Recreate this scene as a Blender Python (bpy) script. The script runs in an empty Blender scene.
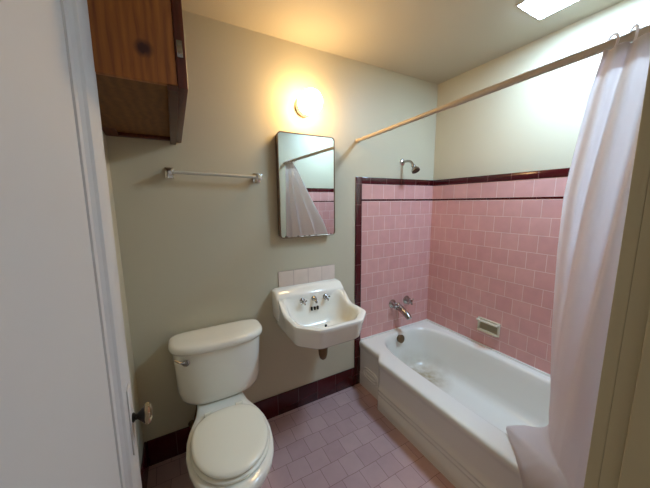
import bpy, bmesh, math
from mathutils import Vector, Matrix
S = bpy.context.scene
COL = S.collection
PI = math.pi

# ------------------------------------------------------------------ materials
def srgb(r, g, b):
    f = lambda c: (c / 12.92 if c <= .04045 else ((c + .055) / 1.055) ** 2.4)
    return (f(r / 255), f(g / 255), f(b / 255), 1)

class NT:
    def __init__(s, name):
        s.m = bpy.data.materials.new(name); s.m.use_nodes = True
        s.n = s.m.node_tree.nodes; s.l = s.m.node_tree.links
        s.b = s.n['Principled BSDF']
    def add(s, t, **kw):
        n = s.n.new(t)
        for k, v in kw.items():
            if k in n.inputs: n.inputs[k].default_value = v
            else: setattr(n, k, v)
        return n
    def link(s, a, ao, b, bi): s.l.new(a.outputs[ao], b.inputs[bi])

def plain(name, col, rough=.5, metal=0, bump=0, bscale=40, var=0, vscale=6, coat=0, spec=.5):
    t = NT(name); b = t.b
    b.inputs['Base Color'].default_value = col
    b.inputs['Roughness'].default_value = rough
    b.inputs['Metallic'].default_value = metal
    b.inputs['Coat Weight'].default_value = coat
    b.inputs['Specular IOR Level'].default_value = spec
    tc = t.add('ShaderNodeTexCoord')
    if var:
        n = t.add('ShaderNodeTexNoise', Scale=vscale, Detail=4.0); t.link(tc, 'Object', n, 'Vector')
        mx = t.add('ShaderNodeMix', data_type='RGBA'); t.link(n, 'Fac', mx, 'Factor')
        mx.inputs['A'].default_value = tuple(c * (1 - var) for c in col[:3]) + (1,)
        mx.inputs['B'].default_value = tuple(min(1, c * (1 + var)) for c in col[:3]) + (1,)
        t.link(mx, 'Result', b, 'Base Color')
    if bump:
        n = t.add('ShaderNodeTexNoise', Scale=bscale, Detail=3.0); t.link(tc, 'Object', n, 'Vector')
        bp = t.add('ShaderNodeBump', Strength=bump, Distance=.002); t.link(n, 'Fac', bp, 'Height')
        t.link(bp, 'Normal', b, 'Normal')
    return t.m

def tile(name, c1, c2, grout, axis, u0, v0, w, h, offset=.5, rough=.25, mortar=.0016, warp=0, wear=None, bump=.5):
    """running-bond tiles laid in object space; axis = the two coordinates used as (u, v)"""
    t = NT(name); b = t.b
    tc = t.add('ShaderNodeTexCoord'); sp = t.add('ShaderNodeSeparateXYZ')
    src = (tc, 'Object')
    if warp:
        nz = t.add('ShaderNodeTexNoise', Scale=9.0, Detail=1.0); t.link(tc, 'Object', nz, 'Vector')
        sc = t.add('ShaderNodeVectorMath', operation='SCALE'); sc.inputs['Scale'].default_value = warp
        t.link(nz, 'Color', sc, 0)
        ad = t.add('ShaderNodeVectorMath', operation='ADD'); t.link(tc, 'Object', ad, 0); t.link(sc, 'Vector', ad, 1)
        src = (ad, 'Vector')
    t.link(src[0], src[1], sp, 0)
    cb = t.add('ShaderNodeCombineXYZ')
    for i, (a, o) in enumerate(zip(axis, (u0, v0))):
        m = t.add('ShaderNodeMath', operation='SUBTRACT'); m.inputs[1].default_value = o
        t.link(sp, a, m, 0); t.link(m, 0, cb, 'XY'[i])
    br = t.add('ShaderNodeTexBrick', offset=offset, offset_frequency=2, squash=1.0)
    for k, v in (('Color1', c1), ('Color2', c2), ('Mortar', grout), ('Scale', 1.0), ('Mortar Size', mortar),
                 ('Mortar Smooth', .3), ('Bias', 0.0), ('Brick Width', w), ('Row Height', h)):
        br.inputs[k].default_value = v
    t.link(cb, 0, br, 'Vector')
    n = t.add('ShaderNodeTexNoise', Scale=14.0, Detail=3.0); t.link(tc, 'Object', n, 'Vector')
    mr = t.add('ShaderNodeMapRange'); mr.inputs['To Min'].default_value = .88; mr.inputs['To Max'].default_value = 1.1
    t.link(n, 'Fac', mr, 'Value')
    mx = t.add('ShaderNodeMix', data_type='RGBA', blend_type='MULTIPLY'); mx.inputs['Factor'].default_value = 1
    t.link(br, 'Color', mx, 'A'); t.link(mr, 0, mx, 'B')
    t.link(mx, 'Result', b, 'Base Color')
    rr = t.add('ShaderNodeMapRange'); rr.inputs['To Min'].default_value = rough; rr.inputs['To Max'].default_value = .8
    t.link(br, 'Fac', rr, 'Value'); t.link(rr, 0, b, 'Roughness')
    inv = t.add('ShaderNodeMath', operation='SUBTRACT'); inv.inputs[0].default_value = 1; t.link(br, 'Fac', inv, 1)
    bp = t.add('ShaderNodeBump', Strength=bump, Distance=.002); t.link(inv, 0, bp, 'Height'); t.link(bp, 'Normal', b, 'Normal')
    return t.m

def enamel(name, col, spots=(), rough=.18):
    """glazed porcelain; spots = (centre, radius, colour, strength): stains with a place of their own"""
    t = NT(name); b = t.b
    b.inputs['Roughness'].default_value = rough; b.inputs['Coat Weight'].default_value = .3
    b.inputs['Coat Roughness'].default_value = .08
    tc = t.add('ShaderNodeTexCoord')
    n = t.add('ShaderNodeTexNoise', Scale=22.0, Detail=5.0); t.link(tc, 'Object', n, 'Vector')
    prev = None
    for c, r, sc, st in spots:
        d = t.add('ShaderNodeVectorMath', operation='DISTANCE'); t.link(tc, 'Object', d, 0); d.inputs[1].default_value = c
        mr = t.add('ShaderNodeMapRange'); mr.inputs['From Min'].default_value = r; mr.inputs['From Max'].default_value = r * .2
        mr.inputs['To Max'].default_value = st
        t.link(d, 'Value', mr, 'Value')
        mu = t.add('ShaderNodeMath', operation='MULTIPLY'); t.link(mr, 0, mu, 0); t.link(n, 'Fac', mu, 1)
        mx = t.add('ShaderNodeMix', data_type='RGBA'); t.link(mu, 0, mx, 'Factor')
        if prev: t.link(prev, 'Result', mx, 'A')
        else: mx.inputs['A'].default_value = col
        mx.inputs['B'].default_value = sc
        prev = mx
    if prev: t.link(prev, 'Result', b, 'Base Color')
    else: b.inputs['Base Color'].default_value = col
    return t.m

def wood(name, dark, light, stretch, rough=.5, knot=None, scale=1.0):
    t = NT(name); b = t.b; b.inputs['Roughness'].default_value = rough
    tc = t.add('ShaderNodeTexCoord')
    mp = t.add('ShaderNodeMapping'); mp.inputs['Scale'].default_value = stretch; t.link(tc, 'Object', mp, 'Vector')
    n0 = t.add('ShaderNodeTexNoise', Scale=3.0 * scale, Detail=2.0); t.link(mp, 'Vector', n0, 'Vector')
    n = t.add('ShaderNodeTexNoise', Scale=9.0 * scale, Detail=6.0, Distortion=1.2); t.link(mp, 'Vector', n, 'Vector')
    w = t.add('ShaderNodeTexWave', Scale=2.2 * scale, Distortion=5.0, Detail=2.0); w.bands_direction = 'X'
    t.link(mp, 'Vector', w, 'Vector')
    a = t.add('ShaderNodeMath', operation='MULTIPLY_ADD'); a.inputs[1].default_value = .22; t.link(w, 'Fac', a, 0); 
    h = t.add('ShaderNodeMath', operation='MULTIPLY'); h.inputs[1].default_value = .78; t.link(n, 'Fac', h, 0); t.link(h, 0, a, 2)
    r = t.add('ShaderNodeValToRGB'); r.color_ramp.elements[0].position = .2; r.color_ramp.elements[1].position = .8
    r.color_ramp.elements[0].color = dark; r.color_ramp.elements[1].color = light
    t.link(a, 0, r, 'Fac'); out = (r, 'Color')
    if knot:
        c, rad, kc = knot
        d = t.add('ShaderNodeVectorMath', operation='DISTANCE'); t.link(tc, 'Object', d, 0); d.inputs[1].default_value = c
        nn = t.add('ShaderNodeMath', operation='MULTIPLY_ADD'); nn.inputs[1].default_value = -.012; t.link(n, 'Fac', nn, 0); t.link(d, 'Value', nn, 2)
        mr = t.add('ShaderNodeMapRange'); mr.inputs['From Min'].default_value = rad; mr.inputs['From Max'].default_value = rad * .25
        t.link(nn, 0, mr, 'Value')
        mx = t.add('ShaderNodeMix', data_type='RGBA'); t.link(mr, 0, mx, 'Factor'); t.link(r, 'Color', mx, 'A'); mx.inputs['B'].default_value = kc
        out = (mx, 'Result')
    t.link(out[0], out[1], b, 'Base Color')
    return t.m

def emit(name, col, strength):
    t = NT(name); b = t.b
    b.inputs['Base Color'].default_value = (.8, .8, .8, 1)
    b.inputs['Emission Color'].default_value = col
    b.inputs['Emission Strength'].default_value = strength
    return t.m

WALL = srgb(197, 188, 163)
M = {}
M['paint'] = plain('cream_wall_paint', WALL, .45, bump=.25, bscale=30, var=.03, vscale=3)
M['ceiling'] = plain('ceiling_paint', srgb(184, 176, 158), .7, bump=.15, bscale=40, var=.03, vscale=3)
M['trimpaint'] = plain('door_paint', srgb(206, 200, 194), .6, bump=.1, bscale=60, var=.02, spec=.25)
M['jamb'] = plain('jamb_paint', srgb(188, 172, 134), .5, bump=.3, bscale=30, var=.05)
P = .1096; Z0 = 1.4463
PK1, PK2, GR = srgb(216, 163, 156), srgb(209, 154, 148), srgb(228, 200, 192)
MR1, MR2, MG = srgb(72, 14, 20), srgb(62, 11, 16), srgb(120, 72, 72)
v0 = Z0 - 10 * P
M['pinkR'] = tile('pink_tile_long_wall', PK1, PK2, GR, 'YZ', -.0447, v0, P, P)
M['pinkB'] = tile('pink_tile_head_wall', PK1, PK2, GR, 'XZ', -.038, v0, P, P)
M['pinkRtop'] = tile('pink_tile_top_row_long', PK1, PK2, GR, 'YZ', -.1004, 1.463, P, P, offset=0)
M['pinkBtop'] = tile('pink_tile_top_row_head', PK1, PK2, GR, 'XZ', -.0, 1.463, P, P, offset=0)
M['splash'] = tile('pale_pink_splash_tile', srgb(228, 208, 192), srgb(222, 202, 186), srgb(176, 150, 136), 'XZ', -1.402, .90, .105, .105, offset=0)
M['capR'] = tile('maroon_cap_long', MR1, MR2, MG, 'YZ', -.009, 1.0, .154, 2, offset=0, rough=.15)
M['capB'] = tile('maroon_cap_head', MR1, MR2, MG, 'XZ', -.06, 1.0, .154, 2, offset=0, rough=.15)
M['capV'] = tile('maroon_border', MR1, MR2, MG, 'ZX', 1.571 - 10 * .1485, -2, .1485, 4, offset=0, rough=.15)
M['base'] = tile('maroon_base', MR1, MR2, srgb(84, 44, 44), 'XZ', -.83, -1, .152, 3, offset=0, rough=.2)
M['baseL'] = tile('maroon_base_side', MR1, MR2, srgb(84, 44, 44), 'YZ', -.02, -1, .152, 3, offset=0, rough=.2)
M['floor'] = tile('mauve_floor_tile', srgb(200, 166, 162), srgb(190, 155, 152), srgb(136, 102, 96), 'XY', -.80, -.03, .112, .112,
                  offset=.38, rough=.42, mortar=.0013, warp=.012, bump=.4)
M['porcelain'] = enamel('white_porcelain', srgb(232, 228, 214))
M['toilet'] = enamel('toilet_porcelain', srgb(244, 240, 226))
M['seat'] = plain('seat_plastic', srgb(244, 240, 222), .25)
M['sink'] = enamel('sink_enamel', srgb(241, 239, 229), [((-1.02, -.26, .70), .13, srgb(226, 206, 160), .9), ((-1.2, -.28, .655), .06, srgb(120, 120, 100), .8)])
M['tub'] = enamel('tub_enamel', srgb(232, 230, 220), [((-.33, -.26, .06), .24, srgb(150, 128, 78), 1.3), ((0, -.53, .375), .08, srgb(214, 160, 120), 1.5)], rough=.22)
M['apron'] = M['tub']
M['chrome'] = plain('chrome', (.72, .71, .69, 1), .14, 1)
M['oldchrome'] = plain('dull_chrome', (.40, .38, .36, 1), .22, 1, var=.15, vscale=30)
M['brass'] = plain('tarnished_brass', srgb(120, 102, 78), .4, 1, var=.2, vscale=30)
M['iron'] = plain('dark_metal', srgb(50, 44, 38), .4, .8)
M['black'] = plain('dark_gap', srgb(22, 20, 18), .8)
t = NT('mirror_glass'); t.b.inputs['Base Color'].default_value = (.68, .75, .75, 1); t.b.inputs['Roughness'].default_value = .015; t.b.inputs['Metallic'].default_value = 1
tc = t.add('ShaderNodeTexCoord'); sp = t.add('ShaderNodeSeparateXYZ'); t.link(tc, 'Object', sp, 0)
n = t.add('ShaderNodeTexNoise', Scale=38.0, Detail=4.0); t.link(tc, 'Object', n, 'Vector')
mr = t.add('ShaderNodeMapRange'); mr.inputs['From Min'].default_value = 1.262; mr.inputs['From Max'].default_value = 1.226; mr.inputs['To Min'].default_value = -.5; mr.inputs['To Max'].default_value = -.06
t.link(sp, 'Z', mr, 'Value')
ad = t.add('ShaderNodeMath', operation='ADD'); t.link(mr, 0, ad, 0); t.link(n, 'Fac', ad, 1)
r2 = t.add('ShaderNodeMapRange'); r2.inputs['From Min'].default_value = .40; r2.inputs['From Max'].default_value = .52; t.link(ad, 0, r2, 'Value')
df = t.add('ShaderNodeBsdfDiffuse'); df.inputs['Color'].default_value = srgb(70, 48, 40)
ms = t.add('ShaderNodeMixShader'); t.link(r2, 0, ms, 0); t.l.new(t.b.outputs[0], ms.inputs[1]); t.l.new(df.outputs[0], ms.inputs[2])
t.l.new(ms.outputs[0], t.n['Material Output'].inputs['Surface']); M['mirror'] = t.m
M['frame'] = plain('mirror_frame_metal', srgb(122, 104, 84), .35, .7, var=.2, vscale=20)
M['pine'] = wood('pine_panel', srgb(116, 58, 12), srgb(172, 102, 32), (7, 1, .6), .6, ((-1.988, -.757, 1.83), .019, srgb(62, 22, 6)))
M['ply'] = wood('rough_plywood', srgb(92, 56, 14), srgb(124, 80, 28), (3, 3, 1), .7, scale=1.5)
M['redwood'] = wood('red_stained_wood', srgb(66, 22, 10), srgb(100, 40, 20), (8, 1, 1), .35)
M['darkrail'] = wood('dark_stained_rail', srgb(52, 22, 8), srgb(84, 42, 18), (1, 8, 1), .45)
M['rod'] = plain('rod_paint', srgb(196, 182, 164), .4)
M['clear'] = plain('clear_acrylic', srgb(190, 186, 172), .12, 0, coat=.5)
M['ceramic'] = plain('beige_ceramic', srgb(214, 206, 182), .2, coat=.3)
M['globe'] = emit('lamp_globe_glow', (1, .65, .29, 1), 23.0)
M['panel'] = emit('ceiling_light_glow', (.48, .72, 1.0, 1), 34.0)
M['housing'] = plain('light_housing', srgb(190, 188, 182), .5)
M['glass'] = plain('knob_glass', srgb(168, 150, 118), .08, .85, var=.55, vscale=90)
M['caulk'] = plain('white_caulk', srgb(226, 222, 214), .5)
# curtain cloth
t = NT('curtain_cloth')
t.b.inputs['Base Color'].default_value = srgb(240, 235, 234); t.b.inputs['Roughness'].default_value = .55
tr = t.add('ShaderNodeBsdfTranslucent'); tr.inputs['Color'].default_value = srgb(245, 238, 237)
ms = t.add('ShaderNodeMixShader'); ms.inputs[0].default_value = .55
t.l.new(t.b.outputs[0], ms.inputs[1]); t.l.new(tr.outputs[0], ms.inputs[2])
t.l.new(ms.outputs[0], t.n['Material Output'].inputs['Surface'])
M['curtain'] = t.m

# ------------------------------------------------------------------ geometry helpers
def empty(name, loc, label, cat, group=None):
    o = bpy.data.objects.new(name, None); COL.objects.link(o); o.location = loc
    o['label'] = label; o['category'] = cat
    if group: o['group'] = group
    o.empty_display_size = .05
    bpy.context.view_layer.update()
    return o

def tag(o, label, cat, group=None):
    o['label'] = label; o['category'] = cat
    if group: o['group'] = group
    return o

def obj(name, bm, mat, parent=None, smooth=True, angle=35, kind=None, label=None, mods=None):
    bmesh.ops.remove_doubles(bm, verts=bm.verts, dist=1e-6)
    bmesh.ops.recalc_face_normals(bm, faces=bm.faces)
    me = bpy.data.meshes.new(name)
    bm.to_mesh(me); bm.free()
    me.materials.append(mat)
    if smooth:
        for p in me.polygons: p.use_smooth = True
        me.set_sharp_from_angle(angle=math.radians(angle))
    o = bpy.data.objects.new(name, me); COL.objects.link(o)
    if parent:
        o.parent = parent
        o.matrix_parent_inverse = parent.matrix_world.inverted()
    if kind: o['kind'] = kind
    if label: o['label'] = label
    return o

def box(bm, lo, hi, bev=0, seg=2):
    lo, hi = Vector(lo), Vector(hi)
    r = bmesh.ops.create_cube(bm, size=1)
    for v in r['verts']:
        v.co = Vector([(lo[i] + hi[i]) / 2 + v.co[i] * (hi[i] - lo[i]) for i in range(3)])
    if bev:
        es = list({e for v in r['verts'] for e in v.link_edges})
        bmesh.ops.bevel(bm, geom=es, offset=bev, segments=seg, affect='EDGES', profile=.5)
    return bm

def bx(lo, hi, bev=0, seg=2): return box(bmesh.new(), lo, hi, bev, seg)

def loft(bm, rings, cap0=True, cap1=True, closed=True):
    V = [[bm.verts.new(p) for p in r] for r in rings]
    for a, b in zip(V, V[1:]):
        n = len(a)
        for i in range(n if closed else n - 1):
            j = (i + 1) % n
            bm.faces.new((a[i], a[j], b[j], b[i]))
    if cap0: bm.faces.new(V[0])
    if cap1: bm.faces.new(V[-1])
    return bm

def frame_of(d):
    d = Vector(d).normalized()
    a = Vector((0, 0, 1)) if abs(d.z) < .9 else Vector((1, 0, 0))
    u = d.cross(a).normalized(); v = d.cross(u).normalized()
    return d, u, v

def lathe(bm, origin, axis, prof, n=28, mod=None):
    """prof: (distance along axis, radius)"""
    d, u, v = frame_of(axis); o = Vector(origin)
    rings = []
    for k, (h, r) in enumerate(prof):
        ring = []
        for i in range(n):
            a = 2 * PI * i / n
            rr = max(r, 1e-4) * (mod(a, k) if mod else 1)
            ring.append(o + d * h + u * rr * math.cos(a) + v * rr * math.sin(a))
        rings.append(ring)
    return loft(bm, rings)

def tube(bm, pts, rad, n=14, smooth=0):
    pts = [Vector(p) for p in pts]
    if smooth:
        q = []
        for i in range(len(pts) - 1):
            p0, p1, p2, p3 = pts[max(i - 1, 0)], pts[i], pts[i + 1], pts[min(i + 2, len(pts) - 1)]
            for k in range(smooth):
                s = k / smooth
                q.append(.5 * (2 * p1 + (p2 - p0) * s + (2 * p0 - 5 * p1 + 4 * p2 - p3) * s * s + (3 * p1 - p0 - 3 * p2 + p3) * s ** 3))
        q.append(pts[-1]); pts = q
    rings = []; pu = None
    for i, p in enumerate(pts):
        d = (pts[min(i + 1, len(pts) - 1)] - pts[max(i - 1, 0)]).normalized()
        if pu is None: _, u, v = frame_of(d)
        else:
            u = (pu - d * pu.dot(d)).normalized(); v = d.cross(u)
        pu = u
        r = rad[i] if isinstance(rad, (list, tuple)) and len(rad) == len(pts) else (rad if not isinstance(rad, (list, tuple)) else rad[0] + (rad[-1] - rad[0]) * i / (len(pts) - 1))
        rings.append([p + u * r * math.cos(2 * PI * k / n) + v * r * math.sin(2 * PI * k / n) for k in range(n)])
    return loft(bm, rings)

def ss(x, a, b):
    t = min(1, max(0, (x - a) / (b - a))); return t * t * (3 - 2 * t)

def interp(tab, x):
    if x <= tab[0][0]: return tab[0][1]
    for (a, fa), (b, fb) in zip(tab, tab[1:]):
        if x <= b: return fa + (fb - fa) * (x - a) / (b - a)
    return tab[-1][1]

def superring(cx, cy, z, a, b, e, n=72, zf=None):
    r = []
    for i in range(n):
        t = 2 * PI * i / n; c, s = math.cos(t), math.sin(t)
        r.append(Vector((cx + a * math.copysign(abs(c) ** (2 / e), c), cy + b * math.copysign(abs(s) ** (2 / e), s), z)))
    return r

def struct(name, bm, mat, **kw): return obj(name, bm, mat, kind='structure', **kw)

# ------------------------------------------------------------------ room shell
XL, YF, ZC = -2.20, -1.53, 2.377
HALL = -2.9
struct('floor', bx((XL - .1, HALL, -.1), (.1, .1, 0)), M['floor'])
struct('ceiling', bx((XL - .1, YF - .12, ZC), (.1, .1, ZC + .1)), M['ceiling'])
struct('wall_back', bx((XL - .1, 0, 0), (.1, .1, ZC)), M['paint'])
struct('wall_left', bx((XL - .1, YF - .12, 0), (XL, 0, ZC)), M['paint'])
struct('wall_right', bx((0, YF - .12, 0), (.1, 0, ZC)), M['paint'])
bm = bmesh.new()
DX0, DX1, DZ = -2.15, -1.435, 2.03
box(bm, (XL, YF - .12, 0), (DX0, YF, ZC)); box(bm, (DX1, YF - .12, 0), (0, YF, ZC)); box(bm, (DX0, YF - .12, DZ), (DX1, YF, ZC))
struct('wall_front', bm, M['paint'], smooth=False)

# door frame: lining with rebate and stop, casing on the room side
bm = bmesh.new()
box(bm, (-1.45, YF - .12, 0), (DX1, YF, DZ)); box(bm, (-1.463, YF - .12, 0), (-1.4501, YF - .020, DZ), .002)
struct('trim_1', bm, M['jamb'], label='painted door jamb with stop and casing on the right of the doorway')
struct('trim_3', bx((-1.45, YF, 0), (-1.385, YF + .015, DZ + .06), .002), M['jamb'], label='flat painted casing on the right of the doorway')
bm = bmesh.new()
box(bm, (DX0, YF - .12, DZ - .02), (-1.4635, YF, DZ)); box(bm, (DX0, YF + .0002, DZ - .01), (-1.4505, YF + .016, DZ + .06), .003)
struct('trim_2', bm, M['jamb'], label='painted head of the doorway')

# tile fields round the tub
TH = .006; ZT = .30
bm = bx((-TH, YF, ZT), (0, 0, 1.450)); struct('wall_tile_long_side', bm, M['pinkR'], label='pink square tiles in running bond on the long wall by the tub')
bm = bx((-.755, -TH, ZT), (-TH, 0, 1.450)); struct('wall_tile_head_end', bm, M['pinkB'], label='pink square tiles behind the tub taps')
bm = bx((-.695, YF, ZT), (-TH, YF + TH, 1.450)); struct('wall_tile_foot_end', bm, M['pinkB'], label='pink square tiles at the curtain end of the tub')
struct('wall_tile_top_row_long', bx((-TH, YF, 1.463), (0, 0, 1.572)), M['pinkRtop'])
struct('wall_tile_top_row_head', bx((-.755, -TH, 1.463), (-TH, 0, 1.572)), M['pinkBtop'])
struct('wall_tile_top_row_foot', bx((-.695, YF, 1.463), (-TH, YF + TH, 1.572)), M['pinkBtop'])
for nm, z0, z1, th, bv in (('trim_liner', 1.450, 1.463, .0072, .001), ('trim_cap', 1.572, 1.620, .0085, .004)):
    struct(nm + '_long', bx((-th, YF, z0), (0, 0, z1), bv), M['capR'], label='maroon tile strip on the long tub wall')
    struct(nm + '_head', bx((-.752, -th, z0), (-th, 0, z1), bv), M['capB'], label='maroon tile strip on the tap wall of the tub')
    struct(nm + '_foot', bx((-.692, YF, z0), (-th, YF + th, z1), bv), M['capB'], label='maroon tile strip on the curtain end of the tub')
struct('trim_border_head', bx((-.805, -.0085, 0), (-.750, 0, 1.621), .004), M['capV'], label='upright maroon tile border between sink and tub')
struct('trim_border_foot', bx((-.745, YF, .3), (-.690, YF + .0085, 1.621), .004), M['capV'], label='upright maroon tile border at the curtain end')
struct('baseboard_back', bx((XL + .012, -.011, 0), (-.806, 0, .152), .003), M['base'], label='maroon tile baseboard along the back wall')
struct('baseboard_left', bx((XL, YF, 0), (XL + .011, 0, .152), .003), M['baseL'], label='maroon tile baseboard along the left wall')
struct('trim_splash', bx((-1.402, -.006, .865), (-.982, 0, 1.005), .001), M['splash'], label='single row of pale pink tiles above the sink')
# caulk bead round the tub rim
bm = bmesh.new()
box(bm, (-.016, YF + .01, .366), (-.004, -.004, .382), .004); box(bm, (-.75, -.016, .366), (-.004, -.004, .380), .004)
struct('trim_caulk', bm, M['caulk'], label='white caulk line where tub meets tile')

# ------------------------------------------------------------------ door (opened flat along the left wall)
XD = -2.10; yH, yE = -1.525, -.748
door = empty('door_1', (XD - .02, yH, 0), 'white painted panel door opened back along the left wall', 'door'); door['kind'] = 'structure'
pz0, pz1, py0, py1 = .24, 1.94, -1.37, -.858
bm = bmesh.new()
rec = .014
# slab with recessed field: stiles, rails, field
box(bm, (XD - .035, yH, .012), (XD, py0, 2.01), .002); box(bm, (XD - .035, py1, .012), (XD, yE, 2.01), .002)
box(bm, (XD - .035, py0, .012), (XD, py1, pz0), .0); box(bm, (XD - .035, py0, pz1), (XD, py1, 2.01), .0)
obj('door_frame', bm, M['trimpaint'], door)
bm = bx((XD - .032, py0 - .002, pz0 - .002), (XD - rec, py1 + .002, pz1 + .002)); obj('door_panel', bm, M['trimpaint'], door)
# moulding: profile swept round the field
prof = [(0, .0), (.003, -.001), (.008, -.007), (.014, -.006), (.022, -.012), (.042, -.0135), (.050, -.009), (.055, -.010), (.056, -.014)]
bm = bmesh.new(); rings = []
for d, h in prof:
    rings.append([Vector((XD + h, py0 + d, pz0 + d)), Vector((XD + h, py1 - d, pz0 + d)), Vector((XD + h, py1 - d, pz1 - d)), Vector((XD + h, py0 + d, pz1 - d))])
loft(bm, rings, False, False); obj('panel_moulding', bm, M['trimpaint'], door, angle=20)
bm = bx((XD, -.822, .77), (XD + .004, -.778, .96), .0015); obj('escutcheon', bm, M['trimpaint'], door)
kz, ky = .866, -.80
bm = bmesh.new(); lathe(bm, (XD + .003, ky, kz), (1, 0, 0), [(0, .011), (.004, .013), (.008, .008), (.013, .008), (.020, .015), (.031, .025), (.032, .023)])
knob = obj('door_knob', bm, M['iron'], door, label='dark metal shank of the door knob')
bm = bmesh.new()
lathe(bm, (XD + .0325, ky, kz), (1, 0, 0), [(0, .023), (.003, .028), (.009, .029), (.014, .024), (.017, .013), (.0175, 0)], n=10)
obj('knob_glass', bm, M['glass'], knob, smooth=False, label='faceted glass knob face')
for z in (.25, 1.75):
    bm = bmesh.new(); lathe(bm, (XD + .002, yH - .002, z), (0, 0, 1), [(0, .006), (.09, .006)], n=12); obj('hinge', bm, M['oldchrome'], door)

door.location.x -= .011; door.rotation_euler.y = .011   # the old door hangs a little out of plumb

# ------------------------------------------------------------------ wall cabinet
cab = empty('wall_cabinet', (XL, -.38, 1.755), 'brown wooden wall cabinet hung high on the left wall above the toilet', 'cabinet')
cx1, cy0, cz0, cz1 = -1.918, -.757, 1.755, 2.36
obj('side_panel', bx((XL + .001, cy0, cz0), (cx1, cy0 + .019, cz1), .0012), M['pine'], cab, label='unfinished pine side with a dark knot')
obj('side_panel', bx((XL + .001, -.02, cz0 - .001), (cx1, -.001, cz1), .0012), M['redwood'], cab)
obj('bottom_panel', bx((XL + .001, cy0 + .0195, cz0 + .012), (cx1, -.0205, cz0 + .028)), M['ply'], cab, label='rough brown plywood underside')
obj('top_panel', bx((XL + .001, cy0 + .0195, cz1 - .02), (cx1, -.0205, cz1)), M['pine'], cab)
obj('back_panel', bx((XL + .001, cy0 + .0195, cz0 + .0285), (XL + .007, -.0205, cz1 - .0205)), M['ply'], cab)
obj('face_rail', bx((cx1 - .024, cy0 - .001, cz0 - .016), (cx1 + .001, -.001, cz0 - .0015), .0015), M['darkrail'], cab)
bm = bmesh.new()
loft(bm, [[Vector((XL + .001, y, z)) for y, z in ((-.11, cz0 + .012), (-.02, cz0 + .012), (-.02, cz0 - .002))], [Vector((XL + .05, y, z)) for y, z in ((-.11, cz0 + .012), (-.02, cz0 + .012), (-.02, cz0 - .002))]])
obj('corner_cleat', bm, M['redwood'], cab, smooth=False)
obj('rear_rail', bx((XL + .051, -.045, cz0 - .004), (cx1, -.0206, cz0 + .0115), .001), M['redwood'], cab)
cdoor = obj('cabinet_door', bx((cx1 + .0015, cy0 - .001, cz0 - .006), (cx1 + .026, -.006, cz1 - .01), .003), M['redwood'], cab, label='reddish stained cabinet door seen edge on')
for z in (1.825, 2.25):
    bm = bx((cx1 + .005, cy0 - .004, z), (cx1 + .019, cy0 - .0011, z + .042), .001)
    obj('door_hinge', bm, M['oldchrome'], cdoor, label='small metal hinge')

# ------------------------------------------------------------------ toilet
TX = -1.808
toi = empty('toilet', (TX, -.35, 0), 'white two piece toilet with closed lid left of the sink', 'toilet')
hw = [(-.712, .0), (-.710, .03), (-.70, .055), (-.68, .09), (-.645, .128), (-.60, .154), (-.54, .173), (-.47, .182), (-.40, .178), (-.34, .163), (-.29, .142), (-.25, .128), (-.20, .120), (-.13, .116), (-.06, .110), (-.035, .100), (-.03, .09)]
def bowl_ring(z, sx, ys, yc, n=48):
    L = []
    for k in range(n + 1):
        y = -.712 + (.682) * (.5 - .5 * math.cos(PI * k / n)); L.append((interp(hw, y), y if y > -.3 else -.3 + (y + .3) * 1.065))
    pts = [(w, y) for w, y in L] + [(-w, y) for w, y in reversed(L[1:])]
    return [Vector((TX - .004 + w * sx, yc + (y - yc) * ys, z * .98)) for w, y in pts]
bm = bmesh.new()
loft(bm, [bowl_ring(0, .62, .80, -.34), bowl_ring(.012, .64, .81, -.34), bowl_ring(.03, .60, .79, -.34), bowl_ring(.10, .55, .76, -.34), bowl_ring(.18, .58, .78, -.34),
          bowl_ring(.24, .68, .85, -.30), bowl_ring(.29, .82, .92, -.27), bowl_ring(.33, .93, .97, -.2), bowl_ring(.36, .985, .995, -.2), bowl_ring(.378, 1, 1, -.2),
          bowl_ring(.392, .99, .993, -.2), bowl_ring(.398, .955, .975, -.2), bowl_ring(.398, .8, .9, -.2)])
obj('bowl', bm, M['toilet'], toi, angle=60)
def tank_ring(z, w, yb, yf, n=64):
    yc = yb - (yb - yf) * .42; r = []
    for i in range(n):
        t = 2 * PI * i / n; c, s = math.cos(t), math.sin(t)
        e, b = (5.0, yb - yc) if s > 0 else (2.5, yc - yf)
        ex = 2 / e if s > 0 else 2 / 2.9
        r.append(Vector((TX + .012 + 1.02 * w * math.copysign(abs(c) ** ex, c), yc + b * math.copysign(abs(s) ** (2 / e), s), z)))
    return r
bm = bmesh.new()
loft(bm, [tank_ring(.3905, .135, -.03, -.175), tank_ring(.3935, .165, -.022, -.195), tank_ring(.404, .188, -.020, -.206), tank_ring(.43, .204, -.018, -.214), tank_ring(.47, .211, -.018, -.218),
          tank_ring(.56, .214, -.018, -.222), tank_ring(.68, .220, -.018, -.228), tank_ring(.6995, .221, -.018, -.229)])
obj('tank', bm, M['toilet'], toi, angle=60)
bm = bmesh.new()
loft(bm, [tank_ring(.700, .224, -.014, -.233), tank_ring(.703, .231, -.012, -.240), tank_ring(.712, .235, -.010, -.245), tank_ring(.724, .236, -.010, -.246), tank_ring(.734, .233, -.012, -.243),
          tank_ring(.741, .226, -.018, -.235), tank_ring(.745, .212, -.03, -.220), tank_ring(.746, .17, -.06, -.18)])
obj('tank_lid', bm, M['toilet'], toi, angle=60)
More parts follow.
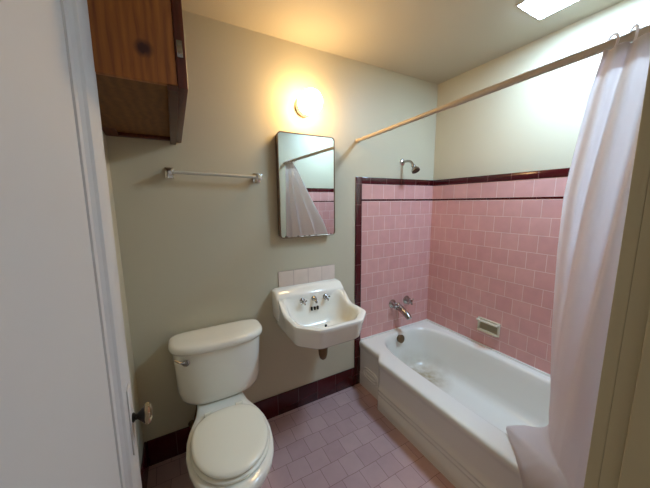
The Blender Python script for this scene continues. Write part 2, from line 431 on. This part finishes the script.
def seat_ring(z, a, yb, yf, n=72):
    yb -= .018; yf -= .028; z -= .008
    yc = yb - (yb - yf) * .47; r = []
    for i in range(n):
        t = 2 * PI * i / n; c, s = math.cos(t), math.sin(t)
        e, b = (3.0, yb - yc) if s > 0 else (2.0, yc - yf)
        r.append(Vector((TX - .004 + a * math.copysign(abs(c) ** (2 / (2.3 if s > 0 else 2.0)), c), yc + b * math.copysign(abs(s) ** (2 / e), s), z)))
    return r
bm = bmesh.new()
loft(bm, [seat_ring(.3985, .155, -.30, -.660), seat_ring(.401, .163, -.295, -.668), seat_ring(.409, .165, -.295, -.670), seat_ring(.414, .161, -.297, -.667), seat_ring(.415, .14, -.32, -.65)])
obj('seat', bm, M['seat'], toi, angle=60)
bm = bmesh.new()
loft(bm, [seat_ring(.4165, .146, -.30, -.648), seat_ring(.419, .157, -.292, -.660), seat_ring(.427, .160, -.29, -.664), seat_ring(.434, .157, -.292, -.661), seat_ring(.438, .147, -.30, -.648), seat_ring(.440, .12, -.33, -.62), seat_ring(.441, .05, -.4, -.52)])
obj('seat_lid', bm, M['seat'], toi, angle=60)
for s in (-1, 1):
    bm = bmesh.new(); lathe(bm, (TX - .004 + s * .075 - .018, -.290, .405), (1, 0, 0), [(0, .008), (.002, .0125), (.034, .0125), (.036, .008)], n=16)
    box(bm, (TX - .004 + s * .075 - .012, -.300, .3905), (TX - .004 + s * .075 + .012, -.278, .404), .002)
    obj('seat_hinge', bm, M['seat'], toi)
bm = bmesh.new()
lathe(bm, (-1.960, -.212, .666), (-.25, -1, 0), [(0, .010), (.006, .016), (.012, .0165), (.017, .012), (.018, .0)], n=20)
tube(bm, [(-1.964, -.226, .668), (-1.99, -.226, .680), (-2.012, -.215, .694)], [.006, .0045], n=10, smooth=4)
obj('flush_handle', bm, M['oldchrome'], toi, label='chrome flush lever at the top left of the tank')
bm = bmesh.new()
tube(bm, [(-1.96, -.012, .17), (-1.96, -.05, .17), (-1.955, -.065, .20), (-1.93, -.075, .30), (-1.92, -.08, .4)], .006, n=10, smooth=6)
lathe(bm, (-1.96, -.0115, .17), (0, -1, 0), [(0, .022), (.004, .020), (.008, .009), (.04, .009)], n=18)
obj('supply_hose', bm, M['brass'], toi, label='tarnished water supply pipe')

# ------------------------------------------------------------------ sink
SX = -1.208
sink = empty('sink', (SX, 0, .66), 'white wall hung enamel sink with high back and two taps', 'sink')
def oct_ring(z, hx, yb, yf, ch, rnd=.02, n=12, zf=None):
    """rounded, front-chamfered outline (plan), counter-clockwise"""
    P_ = [Vector((SX + hx, yb)), Vector((SX + hx, yf + ch)), Vector((SX + hx - ch, yf)), Vector((SX - hx + ch, yf)), Vector((SX - hx, yf + ch)), Vector((SX - hx, yb))]
    P_ = [Vector((p.x, p.y)) for p in P_]
    out = []; N = len(P_)
    for i, p in enumerate(P_):
        a, b = P_[i - 1], P_[(i + 1) % N]
        d0, d1 = (a - p), (b - p)
        r = min(rnd, d0.length * .45, d1.length * .45)
        s, e = p + d0.normalized() * r, p + d1.normalized() * r
        for k in range(7):
            t_ = k / 6; q = s * (1 - t_) ** 2 + p * 2 * t_ * (1 - t_) + e * t_ * t_
            out.append(q)
        # subdivide the edge that follows
        r1 = min(rnd, d1.length * .45)
        nx = P_[(i + 2) % N]; s2 = b + (p - b).normalized() * min(rnd, d1.length * .45, (nx - b).length * .45)
        for k in range(1, n):
            out.append(e + (s2 - e) * k / n)
    f = zf or (lambda x, y: z)
    return [Vector((q.x, q.y, f(q.x, q.y))) for q in out]
rise = lambda y: .068 * ss(y, -.215, -.095)
zr = lambda off: (lambda x, y: .79 + off + rise(y))
def bas(z, hx, yb, yf, ch, rnd, w):
    return oct_ring(0, hx, yb, yf, ch, rnd, zf=lambda x, y: z)
bm = bmesh.new()
rings = [oct_ring(.630, .06, -.20, -.33, .03, .03), oct_ring(.634, .115, -.12, -.36, .06, .05), oct_ring(.645, .16, -.03, -.39, .07, .05), oct_ring(.652, .195, -.004, -.405, .09, .03), oct_ring(.658, .212, -.004, -.425, .095, .03), oct_ring(.672, .222, -.004, -.438, .095, .03),
         oct_ring(0, .231, -.004, -.462, .098, .03, zf=zr(-.028)), oct_ring(0, .236, -.004, -.468, .10, .03, zf=zr(-.016)), oct_ring(0, .234, -.004, -.466, .10, .03, zf=zr(-.004)), oct_ring(0, .226, -.006, -.458, .098, .03, zf=zr(.0)),
         oct_ring(0, .208, -.100, -.440, .092, .035, zf=zr(-.001)), oct_ring(0, .199, -.104, -.432, .09, .04, zf=zr(-.007)),
         oct_ring(0, .192, -.108, -.428, .09, .05, zf=lambda x, y: .768 + .95 * rise(y)),
         oct_ring(0, .183, -.113, -.420, .09, .06, zf=lambda x, y: .735 + .8 * rise(y)),
         oct_ring(0, .168, -.122, -.406, .09, .07, zf=lambda x, y: .700 + .4 * rise(y)), oct_ring(.672, .142, -.140, -.380, .08, .07), oct_ring(.655, .105, -.165, -.345, .06, .06), oct_ring(.648, .06, -.21, -.31, .03, .03), oct_ring(.6465, .03, -.24, -.30, .02, .02)]
loft(bm, rings)
basin = obj('basin', bm, M['sink'], sink, angle=50)
# high back ledge, extruded along x, tapered at both ends
bm = bmesh.new()
prof = [(-.002, .70), (-.002, .896), (-.010, .904), (-.045, .902), (-.062, .897), (-.098, .868), (-.104, .858), (-.106, .84), (-.110, .77), (-.07, .70)]
rings = []
for x, sc, dz, ins in ((-.252, .90, -.018, .010), (-.250, .95, -.010, .004), (-.243, .985, -.004, .001), (-.228, 1, 0, 0), (.228, 1, 0, 0), (.243, .985, -.004, .001), (.250, .95, -.010, .004), (.252, .90, -.018, .010)):
    rings.append([Vector((SX + x * (.93 + .037 * ss(z, .80, .875)), -.0002 if y > -.01 else -.055 + (y + .055) * sc, z + (dz if z > .8 else -dz))) for y, z in prof])
loft(bm, rings); obj('back_ledge', bm, M['sink'], sink, angle=40)
def cross_handle(bm, o, d, rad, arm, esc, reach, n=4, ang=.4):
    """escutcheon, stem and spoked cross on axis d"""
    d, u, v = frame_of(d); o = Vector(o)
    lathe(bm, o, d, [(0, esc), (.004, esc), (.010, esc * .75), (.016, esc * .42), (reach * .6, esc * .36), (reach, esc * .42), (reach + .010, esc * .45), (reach + .014, esc * .25)], n=22)
    for k in range(n):
        a = ang + 2 * PI * k / n; e = u * math.cos(a) + v * math.sin(a)
        c = o + d * (reach + .004)
        tube(bm, [c, c + e * arm * .6, c + e * arm * .85, c + e * arm], [rad * .8, rad * .75, rad * 1.1, rad * .7], n=10)
for x, zz in ((-1.285, .826), (-1.118, .826)):
    bm = bmesh.new(); cross_handle(bm, (x, -.108, zz), (0, -1, -.1), .0055, .021, .018, .026)
    obj('tap_handle', bm, M['oldchrome'], sink, label='dull chrome cross tap handle')
bm = bmesh.new(); lathe(bm, (-1.203, -.107, .828), (0, -1, -.15), [(0, .017), (.008, .017), (.014, .013), (.026, .012), (.03, .006)], n=22)
tube(bm, [(-1.203, -.125, .826), (-1.203, -.145, .820), (-1.203, -.150, .808)], .008, n=12, smooth=4)
obj('spout', bm, M['oldchrome'], sink, label='short dull chrome spout')
for k in (-1, 0, 1):
    bm = bx((-1.203 + k * .022 - .005, -.128, .752), (-1.203 + k * .022 + .005, -.106, .775), .002)
    obj('overflow_slot', bm, M['black'], sink, label='dark overflow slot')
bm = bmesh.new(); lathe(bm, (SX, -.27, .647), (0, 0, 1), [(0, .02), (.002, .02), (.003, .014), (.001, .010), (.001, .0)], n=24); obj('drain', bm, M['oldchrome'], sink)
bm = bmesh.new()
lathe(bm, (-1.225, -.27, .637), (0, 0, -1), [(0, .045), (.014, .044), (.02, .034), (.07, .030), (.11, .027), (.135, .020), (.145, .009)], n=24)
tube(bm, [(-1.225, -.27, .60), (-1.225, -.20, .57), (-1.225, -.10, .575), (-1.225, -.004, .575)], .017, n=14, smooth=5)
obj('drain_trap', bm, M['brass'], sink, label='tarnished brass drain trap below the basin')
bm = bmesh.new()
lathe(bm, (-1.165, -.20, .672), (0, 0, -1), [(0, .008), (.03, .008), (.032, .014), (.05, .014), (.052, .007), (.075, .006)], n=14)
tube(bm, [(-1.165, -.20, .63), (-1.14, -.22, .622), (-1.13, -.225, .62)], [.006, .009], n=10)
tube(bm, [(-1.165, -.20, .60), (-1.165, -.18, .585), (-1.165, -.10, .58), (-1.165, -.004, .58)], .006, n=10, smooth=4)
obj('supply_valve', bm, M['iron'], sink, label='small dark supply valve')

# ------------------------------------------------------------------ bathtub
tub = empty('bathtub', (-.41, -.76, 0), 'white enamel bathtub with stepped apron in the tiled alcove', 'bathtub')
RZ = .37; XA, XP = -.812, -.762; YS0, YS1 = -.225, -.305; YT = YF + .007
def front_x(y):  # rim and apron line, stepping out past the head end
    return XP + (XA - XP) * ss(-y, -YS0, -YS1)
ys = [-.008, -.03, -.08, -.14, -.19] + [YS0 - .08 * k / 12 for k in range(13)] + [-.36, -.45, -.6, -.8, -1.0, -1.2, -1.4, YT]
# apron profile (outward offset from the rim line, height)
aprof = [(-.030, RZ), (-.014, RZ - .001), (-.005, RZ - .006), (.0, RZ - .016), (.0, RZ - .032), (-.004, RZ - .045), (-.010, .30), (-.012, .20),
         (-.012, .156), (-.006, .151), (-.006, .145), (-.010, .140), (-.010, .128), (-.005, .123), (-.005, .117), (-.010, .112), (-.010, .100), (-.004, .095), (-.003, .03), (-.002, .0)]
flat = [(o if z > .29 else (-.012 if z > .10 else -.008), z) for o, z in aprof]
bm = bmesh.new()
def aring(y):
    m = ss(-y, .215, .31)
    return [Vector((front_x(y) - (oa * m + of * (1 - m)), y, z)) for (oa, z), (of, _) in zip(aprof, flat)]
loft(bm, [aring(y) for y in ys], False, False, closed=False)
# outer outline of rim (plan), counter-clockwise from front line
outline = [(front_x(y) + .030, y) for y in ys] + [(-.008, YT), (-.008, -.008)]
C2 = Vector((-.33, -.76))
def ray_hit(a):
    d = Vector((math.cos(a), math.sin(a))); best = None
    for i in range(len(outline)):
        p, q = Vector(outline[i]), Vector(outline[(i + 1) % len(outline)])
        e = q - p; den = d.x * e.y - d.y * e.x
        if abs(den) < 1e-12: continue
        w = p - C2; t_ = (w.x * e.y - w.y * e.x) / den; s = (w.x * d.y - w.y * d.x) / den
        if t_ > 0 and -1e-6 <= s <= 1 + 1e-6 and (best is None or t_ < best): best = t_
    return C2 + d * best
angs = [2 * PI * i / 120 for i in range(120)] + [math.atan2(y - C2.y, x - C2.x) % (2 * PI) for x, y in outline]
angs = sorted(set(round(a, 5) for a in angs))
def inner(cx, cy, a, b, e, z):
    r = []
    for t_ in angs:
        c, s = math.cos(t_), math.sin(t_)
        # ray from C2 to superellipse centred (cx, cy)
        lo, hi = 0, 2.0
        for _ in range(40):
            m = (lo + hi) / 2; x, y = (C2.x + c * m - cx) / a, (C2.y + s * m - cy) / b
            if abs(x) ** e + abs(y) ** e < 1: lo = m
            else: hi = m
        r.append(Vector((C2.x + c * lo, C2.y + s * lo, z)))
    return r
rings = [[Vector((*ray_hit(a), RZ)) for a in angs],
         inner(-.372, -.765, .318, .722, 4.0, RZ), inner(-.372, -.765, .312, .716, 4.0, RZ - .002), inner(-.372, -.765, .305, .708, 4.0, RZ - .008), inner(-.372, -.765, .299, .700, 4.0, RZ - .02),
         inner(-.370, -.760, .291, .690, 4.0, RZ - .06), inner(-.366, -.745, .276, .665, 4.0, .22), inner(-.362, -.725, .260, .630, 4.0, .13), inner(-.36, -.71, .246, .605, 4.0, .09),
         inner(-.36, -.70, .225, .575, 3.8, .068), inner(-.36, -.70, .195, .53, 3.6, .060), inner(-.36, -.70, .06, .2, 2.5, .057)]
loft(bm, rings, False, True)
body = obj('tub_body', bm, M['tub'], tub, angle=60)
# raised oblong loops on the recessed head panel
def oblong(bm, y0, y1, z0, z1, x, r):
    rr = (z1 - z0) / 2; zc = (z0 + z1) / 2; n = 8; pts = []
    for k in range(n + 1):
        a = -PI / 2 + PI * k / n; pts.append(Vector((x, y1 - rr + rr * math.cos(a), zc + rr * math.sin(a))))
    for k in range(n + 1):
        a = PI / 2 + PI * k / n; pts.append(Vector((x, y0 + rr + rr * math.cos(a), zc + rr * math.sin(a))))
    tube(bm, pts + [pts[0]], r, n=8)
bm = bmesh.new()
oblong(bm, -.222, -.055, .098, .178, XP + .0125, .008); oblong(bm, -.205, -.080, .122, .158, XP + .0125, .007)
obj('apron_ornament', bm, M['tub'], tub)
bm = bmesh.new(); lathe(bm, (-.398, -.0895, .325), (0, -1, .22), [(-.02, .030), (.004, .034), (.008, .028), (.009, .0)], n=28)
obj('overflow_plate', bm, M['brass'], tub, label='dull metal overflow plate')
bm = bmesh.new(); lathe(bm, (-.36, -.24, .0605), (0, 0, 1), [(0, .028), (.003, .028), (.004, .02), (.002, .012), (.002, 0)], n=28)
obj('drain', bm, M['oldchrome'], tub)

# tub taps
taps = empty('tub_faucet', (-.35, 0, .60), 'chrome two handle tub faucet on pink tiles above the tub', 'faucet')
for x, z in ((-.43, .607), (-.272, .612)):
    bm = bmesh.new(); cross_handle(bm, (x, -.0065, z), (0, -1, 0), .0075, .034, .036, .048, ang=.5)
    obj('tap_handle', bm, M['oldchrome'], taps)
bm = bmesh.new()
lathe(bm, (-.372, -.0065, .572), (0, -1, 0), [(0, .032), (.005, .032), (.010, .027)], n=24)
tube(bm, [(-.372, -.010, .572), (-.372, -.04, .568), (-.372, -.09, .550), (-.372, -.130, .530), (-.372, -.146, .515)], [.027, .027, .026, .024, .020], n=18)
obj('spout', bm, M['oldchrome'], taps)

# shower head
sh = empty('wall_shower', (-.36, 0, 1.75), 'small chrome shower head on a bent arm above the tile border', 'shower head')
bm = bmesh.new(); lathe(bm, (-.36, -.0005, 1.748), (0, -1, 0), [(0, .026), (.003, .026), (.009, .018), (.012, .011)], n=24); obj('flange', bm, M['chrome'], sh)
bm = bmesh.new(); tube(bm, [(-.36, -.004, 1.748), (-.36, -.06, 1.748), (-.36, -.092, 1.736), (-.36, -.115, 1.708)], .0095, n=14, smooth=6); obj('shower_arm', bm, M['oldchrome'], sh)
bm = bmesh.new(); lathe(bm, (-.36, -.110, 1.714), (0, -.55, -.83), [(0, .011), (.006, .015), (.014, .015), (.020, .011), (.028, .020), (.044, .030), (.058, .031)], n=28)
head = obj('spray_head', bm, M['oldchrome'], sh)
d = Vector((0, -.55, -.83)).normalized()
bm = bmesh.new(); lathe(bm, Vector((-.36, -.110, 1.714)) + d * .0582, d, [(0, .0285), (.002, .028), (.0025, .022), (.001, .020), (.001, 0)], n=28)
obj('spray_face', bm, M['iron'], head, label='dark spray face')

# soap dish
soap = empty('soap_dish', (0, -.56, .535), 'beige ceramic soap dish with grab bar set in the pink wall', 'soap dish')
bm = bmesh.new()
y0, y1, z0, z1 = -.642, -.484, .484, .586
box(bm, (-.018, y0, z0), (-.0062, y1, z0 + .014), .003); box(bm, (-.018, y0, z1 - .016), (-.0062, y1, z1), .003)
box(bm, (-.018, y0, z0 + .0145), (-.0062, y0 + .014, z1 - .0165), .002); box(bm, (-.018, y1 - .014, z0 + .0145), (-.0062, y1, z1 - .0165), .002)
obj('rim', bm, M['ceramic'], soap)
obj('recess', bx((-.0085, y0 + .0145, z0 + .0145), (-.0062, y1 - .0145, z1 - .0165)), plain('shadowed_soap_recess', srgb(150, 136, 104), .4, var=.3, vscale=20), soap, label='stained recess of the dish, shade painted into its colour')  # shade inside the recess is put into this darker, mottled colour
obj('tray', bx((-.034, y0 + .006, z0 + .002), (-.0185, y1 - .006, z0 + .016), .006, 3), M['ceramic'], soap)
bm = bmesh.new(); tube(bm, [(-.012, y0 + .009, z1 - .014), (-.034, y0 + .010, z1 - .014), (-.040, y0 + .022, z1 - .014), (-.040, y1 - .022, z1 - .014), (-.034, y1 - .010, z1 - .014), (-.012, y1 - .009, z1 - .014)], .0085, n=12, smooth=4)
obj('grab_bar', bm, M['ceramic'], soap)

# ------------------------------------------------------------------ mirror cabinet
mir = empty('mirror', (-1.2, 0, 1.54), 'rectangular metal framed mirror with rounded corners above the sink', 'mirror')
mx0, mx1, mz0, mz1, my = -1.396, -1.004, 1.222, 1.857, -.048
def rrect(y, g, r, n=6):
    pts = []
    for cx, cz, a0 in ((mx1 - g - r, mz1 - g - r, 0), (mx0 + g + r, mz1 - g - r, PI / 2), (mx0 + g + r, mz0 + g + r, PI), (mx1 - g - r, mz0 + g + r, 1.5 * PI)):
        for k in range(n + 1):
            a = a0 + PI / 2 * k / n; pts.append(Vector((cx + r * math.cos(a), y, cz + r * math.sin(a))))
    return pts
bm = bmesh.new(); loft(bm, [rrect(-.001, .006, .02), rrect(my + .008, .006, .02), rrect(my + .0078, .02, .01)]); obj('cabinet_body', bm, M['frame'], mir)
bm = bmesh.new(); loft(bm, [rrect(my + .007, 0, .026), rrect(my - .003, 0, .026), rrect(my - .005, .002, .024), rrect(my - .005, .006, .020), rrect(my - .001, .0075, .0185)], False, False)
obj('mirror_frame', bm, M['frame'], mir, label='thin worn metal frame')
bm = bmesh.new(); loft(bm, [rrect(my + .006, .0072, .019), rrect(my - .0008, .0072, .019)]); obj('mirror_glass', bm, M['mirror'], mir, angle=20)

# wall lamp
lamp = empty('wall_lamp', (-1.205, 0, 2.025), 'lit round glass globe wall lamp on a metal base above the mirror', 'lamp')
bm = bmesh.new(); lathe(bm, (-1.205, -.0005, 2.02), (0, -1, 0), [(0, .056), (.008, .057), (.014, .052), (.03, .048), (.04, .046), (.045, .040)], n=32); obj('lamp_base', bm, M['chrome'], lamp, label='polished metal lamp base')
bm = bmesh.new(); lathe(bm, (-1.205, -.046, 2.022), (0, -1, 0.0), [(0, .038), (.006, .047), (.02, .060), (.045, .068), (.075, .069), (.098, .064), (.114, .052), (.124, .034), (.128, 0)], n=36)
obj('globe', bm, M['globe'], lamp, angle=80, label='glowing white glass globe')

# ceiling light
cl = empty('ceiling_light', (-.33, -.95, ZC), 'flat lit ceiling light panel above the tub', 'ceiling light')
obj('housing', bx((-.428, -1.33, ZC - .007), (-.206, -.792, ZC - .0003), .002), M['housing'], cl, label='slim white light housing')
obj('diffuser', bx((-.420, -1.322, ZC - .010), (-.214, -.800, ZC - .0071), .001), M['panel'], cl, label='glowing white diffuser')

# towel bar
tb = empty('towel_bar', (-1.745, 0, 1.59), 'clear towel rod on two chrome posts above the toilet', 'towel bar')
for x, z in ((-1.958, 1.597), (-1.515, 1.587)):
    bm = bmesh.new(); box(bm, (x - .021, -.010, z - .027), (x + .021, 0, z + .027), .003); box(bm, (x - .012, -.052, z - .014), (x + .012, -.0102, z + .014), .003)
    box(bm, (x - .016, -.076, z - .016), (x + .016, -.050, z + .016), .004)
    obj('post', bm, M['chrome'], tb)
bm = bmesh.new(); tube(bm, [(-1.942, -.063, 1.5965), (-1.531, -.063, 1.5875)], .0085, n=14); obj('rod', bm, M['clear'], tb, label='clear acrylic rod')

# ------------------------------------------------------------------ curtain rod, curtain, rings
def rod_z(y): return 1.866 + .028 * min(1, -y / 1.3)
rod = empty('shower_curtain_rod', (-.79, -.76, 1.87), 'pale shower curtain rod running from wall to wall above the tub', 'curtain rod')
bm = bmesh.new(); tube(bm, [(-.79, -.012, rod_z(0)), (-.79, -.40, rod_z(-.40)), (-.79, -.77, rod_z(-.77))], .0118, n=16); obj('inner_pole', bm, M['rod'], rod)
bm = bmesh.new(); tube(bm, [(-.79, -.74, rod_z(-.74)), (-.79, -1.1, rod_z(-1.1)), (-.79, YF + .010, rod_z(-1.5))], .0135, n=16); obj('outer_pole', bm, M['rod'], rod)
for y, dd in ((-.0005, -1), (YF + .0005, 1)):
    bm = bmesh.new(); lathe(bm, (-.79, y, rod_z(y)), (0, dd, 0), [(0, .016), (.012, .0155), (.014, .013)], n=18); obj('end_cap', bm, M['rod'], rod)

LE = [Vector(p) for p in ((-.79, -1.255, 1.868), (-.745, -1.219, 1.775), (-.71, -1.195, 1.679), (-.66, -1.162, 1.551), (-.62, -1.139, 1.453), (-.51, -1.099, 1.228), (-.37, -1.063, .806), (-.31, -1.072, .406), (-.29, -1.092, .21))]
def at(tab, u):
    for (a, p), (b, q) in zip(tab, tab[1:]):
        if u <= b:
            k = (u - a) / (b - a); return Vector(p) * (1 - k) + Vector(q) * k
    return Vector(tab[-1][1])
# knee line (where the cloth reaches the rim) and hem line (how it spreads below that)
KNEE = [(0, (-.295, -1.083, .28)), (.10, (-.40, -1.115, .34)), (.22, (-.53, -1.165, .405)), (.32, (-.62, -1.20, .43)), (.42, (-.70, -1.235, .45)), (.52, (-.765, -1.28, .46)), (.64, (-.81, -1.34, .45)), (.76, (-.825, -1.39, .43)), (1, (-.82, -1.46, .42))]
HEM = [(0, (-.29, -1.092, .21)), (.07, (-.38, -1.085, .27)), (.18, (-.54, -1.068, .36)), (.27, (-.655, -1.043, .390)), (.30, (-.675, -1.048, .388)), (.35, (-.715, -1.085, .379)), (.41, (-.775, -1.14, .377)), (.45, (-.812, -1.172, .365)), (.50, (-.832, -1.205, .31)), (.60, (-.842, -1.28, .24)), (1, (-.848, -1.46, .16))]
RIDGE = [(0, (-.293, -1.088, .245)), (.07, (-.39, -1.10, .305)), (.18, (-.535, -1.11, .380)), (.27, (-.648, -1.056, .397)), (.30, (-.672, -1.062, .404)), (.36, (-.72, -1.13, .425)), (.42, (-.765, -1.215, .447)), (.50, (-.79, -1.29, .455)), (.62, (-.822, -1.35, .42)), (1, (-.83, -1.46, .30))]
NU, NV = 150, 120
VK = .925
def smooth_le(z):
    pts = sorted(LE, key=lambda p: p.z)
    for p, q in zip(pts, pts[1:]):
        if z <= q.z:
            k = (z - p.z) / (q.z - p.z); return p.lerp(q, k)
    return pts[-1].copy()
def cpoint(u, v):
    y = -1.262 - .225 * u
    top = Vector((-.806 + .006 * math.sin(2 * PI * 5 * u + .6), y, rod_z(y) - .015 - .008 * (.5 - .5 * math.cos(2 * PI * 5 * u))))
    kn = at(KNEE, u)
    if v < VK:
        k = 0; p = top.lerp(kn, v / VK)
    else:
        k = (v - VK) / (1 - VK); rg = at(RIDGE, u); h = at(HEM, u)
        p = kn.lerp(rg, k / .5) if k < .5 else rg.lerp(h, (k - .5) / .5)
    le = smooth_le(p.z); ref = LE[0].lerp(KN0, min(1, v / VK))
    w_ = (1 - u) ** 2.2 * (1 if v < VK else (1 - k))
    p.x += (le.x - ref.x) * w_; p.y += (le.y - ref.y) * w_
    amp = (.006 + .016 * math.sin(PI * min(1, v * 1.1))) * (1 - ss(v, .80, .93)) * ss(u, 0, .08)
    p.x += amp * math.sin(2 * PI * (4.2 * u + .2 * v) + 1.2); p.y += .5 * amp * math.cos(2 * PI * (3.1 * u) + .5 + v)
    return p
KN0 = Vector(KNEE[0][1])
bm = bmesh.new()
loft(bm, [[cpoint(i / NU, j / NV) for i in range(NU + 1)] for j in range(NV + 1)], False, False, closed=False)
cur = obj('shower_curtain', bm, M['curtain'], angle=180)
tag(cur, 'sheer whitish shower curtain bunched at the right end of the rod', 'shower curtain')
sm = cur.modifiers.new('thickness', 'SOLIDIFY'); sm.thickness = .0012; sm.offset = 0
bm = bmesh.new()
def cn(u, v):
    a = cpoint(max(u - .004, 0), v); b = cpoint(min(u + .004, 1), v)
    d = (b - a); return Vector((-d.y, d.x, 0)).normalized()
for s in (-1, 1):
    loft(bm, [[cpoint(i / NU, v) + cn(i / NU, v) * s * .0016 for i in range(NU + 1)] for v in (.0, .009, .018, .027, .036)], False, False, closed=False)
hb = obj('header_band', bm, M['curtain'], cur, angle=180)
ords = ['first white curtain ring, at the open edge of the curtain', 'second white curtain ring from the open edge of the curtain', 'third white curtain ring from the open edge of the curtain',
        'fourth white curtain ring, next to last before the wall', 'fifth white curtain ring, nearest the end wall']
ring0 = None
for k in range(5):
    u = (.05 + .2 * k); c = cpoint(u, 0); y = c.y; zc = rod_z(y) - .002
    if ring0 is None:
        bm = bmesh.new(); pts = []
        for i in range(29):
            a = 2 * PI * i / 28; pts.append((.026 * math.sin(a), .008 * math.sin(a), .024 * math.cos(a)))
        tube(bm, pts, .0032, n=10)
        ring0 = obj('curtain_ring', bm, M['curtain']); o = ring0
    else:
        o = ring0.copy(); COL.objects.link(o)
    o.location = (-.79, y, zc); o.rotation_euler = (0, 0, .5 - .25 * (k % 3))
    tag(o, ords[k], 'curtain ring', 'curtain rings on the rod')

# ------------------------------------------------------------------ world, camera
w = bpy.data.worlds.new('hall_ambience'); S.world = w; w.use_nodes = True
w.node_tree.nodes['Background'].inputs[0].default_value = (1, .93, .86, 1)
w.node_tree.nodes['Background'].inputs[1].default_value = .12

F, yaw, pitch, roll = 272.632, .5013, .1501, -.0095
f = Vector((math.sin(yaw) * math.cos(pitch), math.cos(yaw) * math.cos(pitch), -math.sin(pitch)))
r = Vector((math.cos(yaw), -math.sin(yaw), 0)); u = r.cross(f)
r2 = r * math.cos(roll) + u * math.sin(roll); u2 = -r * math.sin(roll) + u * math.cos(roll)
cam = bpy.data.cameras.new('camera'); co = bpy.data.objects.new('camera', cam); COL.objects.link(co)
cam.sensor_width = 36; cam.lens = F / 650 * 36; cam.clip_start = .01
mw = Matrix((r2, u2, -f)).transposed().to_4x4(); mw.translation = Vector((-1.953, -1.6365, 1.4397))
co.matrix_world = mw
S.camera = co
S.view_settings.view_transform = 'Standard'; S.view_settings.look = 'None'
S.view_settings.gamma = 1; S.view_settings.use_curve_mapping = False
S.view_settings.exposure = 1.18
